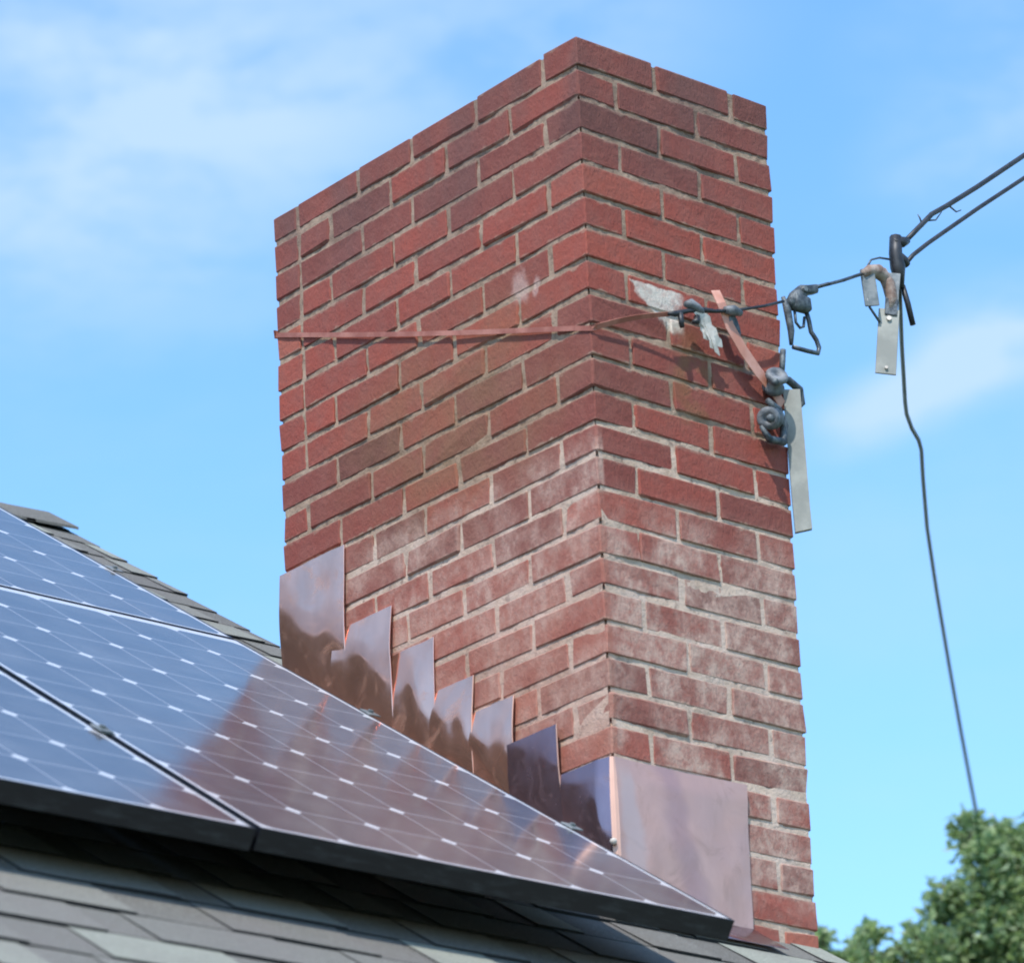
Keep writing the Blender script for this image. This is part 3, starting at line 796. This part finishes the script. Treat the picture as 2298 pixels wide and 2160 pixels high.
# dead-end clamp and its bail
dec = empty('wire_clamp', (.565, -.02, -.41))
tag(dec, 'blue grey dead end clamp with a bent wire bail hanging beside the chimney edge', 'wire clamp')
mb = MB()
yy = -.02
mb.tube([(.520,yy,-.445), (.540,yy,-.425), (.560,yy,-.405), (.590,yy,-.392)], [.010,.016,.014,.008], 10)
mb.cbox((.528, yy-.016, -.452), (.572, yy+.010, -.420), .004, .002)
mb.cbox((.548, yy-.014, -.410), (.596, yy+.010, -.392), .003, .001, 0, 0, Matrix.Translation((.57,0,-.40)) @ Matrix.Rotation(R(-18), 4, 'Y') @ Matrix.Translation((-.57,0,.40)))
mb.tube([(.505,yy,-.43), (.515,yy,-.455), (.522,yy,-.50), (.520,yy,-.53)], [.004,.008,.007,.004], 8)
sp(mb, 'clamp_body', ZINC_D, dec, True)
mb = MB()
mb.tube([(.566,yy,-.44), (.574,yy,-.465), (.578,yy,-.488), (.592,yy,-.503), (.598,yy,-.518), (.594,yy,-.531), (.565,yy,-.533), (.525,yy,-.534)], .0048, 8)
mb.tube([(.535,yy,-.45), (.537,yy,-.478), (.548,yy,-.487), (.558,yy,-.482), (.562,yy,-.46)], .003, 8)
sp(mb, 'bail', WIREM, dec, True)
# bright bolt
mb = MB(); mb.tube([(.552,yy-.012,-.408), (.552,yy-.02,-.408)], .006, 6); sp(mb, 'bolt', ZINC, dec)
sw = MB(); sw.tube([(.590,yy,-.391), (.62,yy,-.377), (.68,yy,-.350), (.735,yy,-.322)], .0036, 8)
for i in range(14):
    f = i/14; sw.tube([(.590+.05*f, yy-.004, -.391+.023*f), (.593+.05*f, yy+.004, -.386+.023*f)], .0022, 5)
tag(sw.build('guy_wire', WIREM, None, True, loc=(.59,yy,-.391)), 'short thin guy wire strung between the chimney clamp and the hanging metal clamp', 'wire')

# wedge clamp with hanging plates at the wire junction
wc = empty('hanging_clamp', (.80, yy, -.30))
tag(wc, 'hanging weathered metal clamp with two holed plates where the cables meet', 'cable clamp')
mb = MB()
Mp = Matrix.Translation((.790, yy-.006, -.46)) @ Matrix.Rotation(R(9), 4, 'Y') @ Matrix.Rotation(R(-35), 4, 'Z')
mb.cbox((-.0215, -.002, -.075), (.0215, .002, .075), .0008, 0, 0, 0, Mp)
sp(mb, 'plate', PALE, wc)
mb = MB(); Mq = Matrix.Translation((.812, yy-.008, -.352)) @ Matrix.Rotation(R(10), 4, 'Y') @ Matrix.Rotation(R(-35), 4, 'Z')
mb.cbox((-.013, -.003, -.052), (.013, .003, .050), .001, .001, 0, 0, Mq); mb.cbox((-.014, -.006, -.05), (.012, -.0032, -.012), .001, 0, 1, 0, Mq)
sp(mb, 'upper_plate', [ZINC, ZINC_D], wc)
for z_ in (.052, -.062):
    mb = MB(); mb.tube([Mp @ Vector((0,-.0025,z_)), Mp @ Vector((0,-.007,z_))], .0052 if z_ > 0 else .0035, 10); sp(mb, 'bolt', CLOTH, wc)
mb = MB()
mb.tube([(.738,yy,-.322), (.752,yy-.004,-.312), (.775,yy-.006,-.308), (.80,yy-.004,-.318), (.822,yy,-.335)], [.008,.012,.015,.012,.008], 10)
mb.tube([(.792,yy,-.30), (.805,yy-.006,-.33), (.812,yy-.006,-.36), (.806,yy-.004,-.385)], [.011,.014,.013,.010], 8)
sp(mb, 'rusty_wrap', RUSTM, wc, True)
mb = MB(); mb.cbox((-.015,-.003,-.045), (.013,.003,.035), .001, .002, 0, 0, Matrix.Translation((.752,yy-.003,-.345)) @ Matrix.Rotation(R(-6),4,'Y') @ Matrix.Rotation(R(-35),4,'Z'))
sp(mb, 'side_plate', ZINC, wc)
mb = MB()
mb.tube([(.745,yy,-.372), (.752,yy,-.392), (.765,yy,-.405), (.778,yy,-.418)], .0028, 6)
sp(mb, 'bail', WIREM, wc, True)
mb = MB(); mb.tube([(.750,yy,-.305), (.765,yy,-.283), (.79,yy,-.272), (.82,yy,-.268)], .0022, 6)
sp(mb, 'bail', WIREM, wc, True)
mb = MB()
mb.tube([(.842,yy,-.212), (.838,yy,-.25), (.842,yy,-.28), (.845,yy,-.325)], [.013,.014,.016,.008], 8)
mb.tube([(.832,yy,-.228), (.855,yy-.004,-.222), (.875,yy,-.212)], [.011,.012,.008], 8)
mb.tube([(.842,yy,-.255), (.862,yy,-.262), (.872,yy,-.268)], [.012,.011,.007], 8)
mb.tube([(.852,yy,-.318), (.864,yy,-.355), (.875,yy,-.40)], [.0058,.0062,.006], 8)
sp(mb, 'connector', BLACK, wc, True)

def cable(name, pts, r, label, m_=None, group=None):
    mb = MB(); mb.tube(pts, r, 10); o = mb.build(name, m_ or BLACK, None, True, loc=pts[0]); return tag(o, label, 'cable', group)
def cat(p0, p1, n, sag):
    p0, p1 = Vector(p0), Vector(p1)
    return [p0.lerp(p1, (i/n)**1.6) - Vector((0,0,sag*4*(i/n)**1.6*(1-(i/n)**1.6))) for i in range(n+1)]
# overhead cables rise to a pole beyond the frame
up1 = [Vector(p) for p in ((.862, yy, -.222), (.905, yy, -.180), (.955, yy, -.131), (1.00, yy, -.101), (1.10, yy, -.030), (1.276, yy, .101))]
d1 = (up1[-1] - up1[-2])
up1 += [up1[-1] + d1*k + Vector((0, 0, .004*k*k)) for k in (1.5, 4, 8, 14, 22, 34, 50)]
cable('overhead_cable', up1, [.0056]*len(up1), 'upper of the two black overhead cables rising to the right')
up2 = [Vector(p) for p in ((.862, yy, -.270), (.890, yy, -.240), (.935, yy, -.203), (.985, yy, -.165), (1.10, yy, -.078), (1.278, yy, .052))]
d2 = (up2[-1] - up2[-2])
up2 += [up2[-1] + d2*k + Vector((0, 0, .004*k*k)) for k in (1.5, 4, 8, 14, 22, 34, 50)]
cable('overhead_cable', up2, [.0047]*len(up2), 'lower of the two black overhead cables rising to the right')
for k_, (p0, p1, p2) in enumerate((((.925,yy,-.168),(.918,yy,-.150),(.912,yy,-.143)), ((.94,yy,-.150),(.965,yy,-.142),(.985,yy,-.118)), ((1.01,yy,-.098),(1.03,yy,-.106),(1.045,yy,-.098)))):
    mb = MB(); mb.tube([p0, p1, p2], [.0022,.0018,.001], 5)
    tag(mb.build('tape_scrap', ZINC_D, None, True, loc=p0), ('short spike of tape on the upper cable nearest the junction', 'curved wisp of tape midway along the upper overhead cable', 'outermost curled wisp of tape on the upper overhead cable')[k_], 'tape', 'scraps of tape on the upper cable')
drop = [(.842,yy,-.215), (.8435,yy,-.295), (.842,yy,-.36), (.838,yy,-.45), (.836,yy,-.58), (.838,yy,-.605), (.850,yy,-.633), (.868,yy,-.655), (.874,yy,-.675), (.873,yy,-.74), (.875,yy,-.845), (.890,yy,-.98), (.912,yy,-1.138), (.932,yy,-1.27), (.949,yy,-1.373)]
# the tail runs down and away to the tree
# the cable runs steadily down and away to the tree behind the house
drop = [Vector(p) for p in drop] + [Vector(p) for p in ((.958,yy,-1.425), (.970,yy,-1.475), (.982,yy,-1.52), (.992,yy,-1.56))]
def away(p, k):          # the point k metres further off in depth on the same course
    d = p - CAM; return p + d*(k/abs(d.y))
top_z = drop[1].z; span = top_z - drop[-1].z; rad = []
for i in range(len(drop)):
    k = 6.2*max(0, (top_z - drop[i].z)/span)**1.25
    drop[i] = away(drop[i], k); rad.append(.0046*(1 + k/5.9*.72))
drop += [drop[-1] + Vector((.25, .3, -.35)), drop[-1] + Vector((.3, .5, -1.2))]; rad += [.008, .008]
cable('drop_cable', drop, rad, 'thin black drop cable hanging with a kink down to the tree')

# ------------------------------------------------------------------ trees
ANCH = Vector((6.771, 5.254, .354)); HD = Vector((.766, -.643, 0)); DP = Vector((.643, .766, 0))
def tree(name, clumps, base_off, label, seed):
    rnd = random.Random(seed)
    bx_, depth0 = base_off
    foot = ANCH + HD*bx_ + DP*depth0; foot.z = GROUND
    root = empty(name, tuple(foot))
    tag(root, label, 'tree', 'trees behind the chimney')
    mb = MB()
    cen = []
    for (cx, cz, r_, dd) in clumps:
        c_ = ANCH + HD*cx + DP*dd + Z_*cz
        cen.append((c_, r_))
        if r_ <= 0: continue
        n_ = int(280*(r_/.1)**1.85)
        for _ in range(n_):
            v = Vector((rnd.gauss(0,1), rnd.gauss(0,1), rnd.gauss(0,1))).normalized()
            rr = r_*(rnd.random()**.45)*(1 + .55*noise.noise(v*2.2 + c_*3))
            p = c_ + v*rr
            L = rnd.uniform(.026, .058); wd_ = L*rnd.uniform(.45, .7)
            ax = Vector((rnd.gauss(0,1), rnd.gauss(0,1), rnd.gauss(-.3,.7))).normalized()
            sd = ax.cross(Vector((rnd.gauss(0,1), rnd.gauss(0,1), rnd.gauss(0,1)))).normalized()
            nn = ax.cross(sd)*L*.15
            mb.add([p, p + ax*L*.45 + sd*wd_/2 + nn, p + ax*L, p + ax*L*.45 - sd*wd_/2 + nn], [(0,1,2), (0,2,3)], 0, min(1, max(0, rnd.gauss(.5,.26))))
    o = mb.build('crown', LEAF); o.parent = root; o.matrix_parent_inverse = Matrix.Translation(foot).inverted()
    mb = MB()
    top = max(cen, key=lambda q: q[0].z)[0]
    mid = sum((c_ for c_, _ in cen), Vector())/len(cen)
    trunk = [foot, foot.lerp(mid, .35) + HD*.08, foot.lerp(mid, .7) - HD*.05, mid, mid.lerp(top, .55), top]
    mb.tube(trunk, [.13, .10, .075, .045, .022, .005], 9)
    o = mb.build('trunk', BARK, None, True); o.parent = root; o.matrix_parent_inverse = Matrix.Translation(foot).inverted()
    mb = MB()
    for c_, r_ in cen:
        a0 = trunk[2].lerp(trunk[3], rnd.random()); m_ = a0.lerp(c_, .5) + Vector((rnd.uniform(-.05,.05), rnd.uniform(-.05,.05), -.05))
        mb.tube([a0, m_, c_, c_ + (c_-m_).normalized()*r_*.6], [.026, .016, .008, .002], 6)
        for _ in range(4):
            v = Vector((rnd.gauss(0,1), rnd.gauss(0,1), rnd.gauss(.4,1))).normalized()
            mb.tube([c_, c_ + v*r_*.5 + Z_*.01, c_ + v*r_*1.0], [.006, .004, .001], 5)
    o = mb.build('branches', BARK, None, True); o.parent = root; o.matrix_parent_inverse = Matrix.Translation(foot).inverted()
def cl_(lst, rnd, low):          # (px, py, radius) on the crown outline, in hundredths of a metre
    o = [(x/100, z/100, r/100, rnd.uniform(-.12, .12)) for x, z, r in lst]
    return o + low
ra = random.Random(3)
low = [(ra.uniform(-.35, 1.4), ra.uniform(-1.9, -.15), ra.uniform(.22, .38), ra.uniform(-.2, 1.3)) for _ in range(34)]
tree('broadleaf_tree', cl_([(-20,55,6),(-13,58,5),(-17,47,8),(-8,52,6),(-1,52,8),(-12,40,10),(0,42,11),(10,48,15),(-17,28,12),(-8,27,12),(2,26,15),(14,28,20),(-28,27,8),(-33,22,5),(-25,19,8),
     (-14,13,12),(-4,12,15),(6,10,18),(-36,12,6),(-43,14,3),(-40,18,3),(-33,5,10),(-37,0,9),(-24,2,12),(-12,0,14),(2,-2,18),(20,8,20)], ra, low), (.5, .5),
     'large leafy green tree filling the lower right behind the hanging cable', 11)
low = [(ra.uniform(-.75, -.35), ra.uniform(-1.5, -.2), ra.uniform(.10, .2), ra.uniform(-.2, .3)) for _ in range(16)]
tree('broadleaf_tree', cl_([(-59,17,4),(-57,12,5),(-63,12,3),(-61,6,6),(-54,5,6),(-67,3,5),(-62,-2,9),(-55,-5,9),(-72,-3,5),(-48,-8,7),(-67,-6,8),(-50,-2,5),(-57,-12,10),(-46,-3,5),(-65,8,4),(-51,8,4),(-47,3,5),(-70,1,5)], ra, low), (-.58, .1),
     'smaller green tree with a narrow top between the chimney and the large tree', 12)
low = [(ra.uniform(-1.25, -.78), ra.uniform(-1.5, -.2), ra.uniform(.12, .2), ra.uniform(.0, .5)) for _ in range(14)]
tree('broadleaf_tree', cl_([(-79,17,3.5),(-77,11,4.5),(-79,5,7),(-75,-1,6),(-73,-7,7),(-78,-4,9),(-88,2,10),(-96,-6,12)], ra, low), (-1.0, .3),
     'green treetop half hidden behind the right edge of the chimney', 13)

# ------------------------------------------------------------------ render
S.render.engine = 'CYCLES'; S.render.filter_size = 1.9; S.cycles.filter_width = 1.9
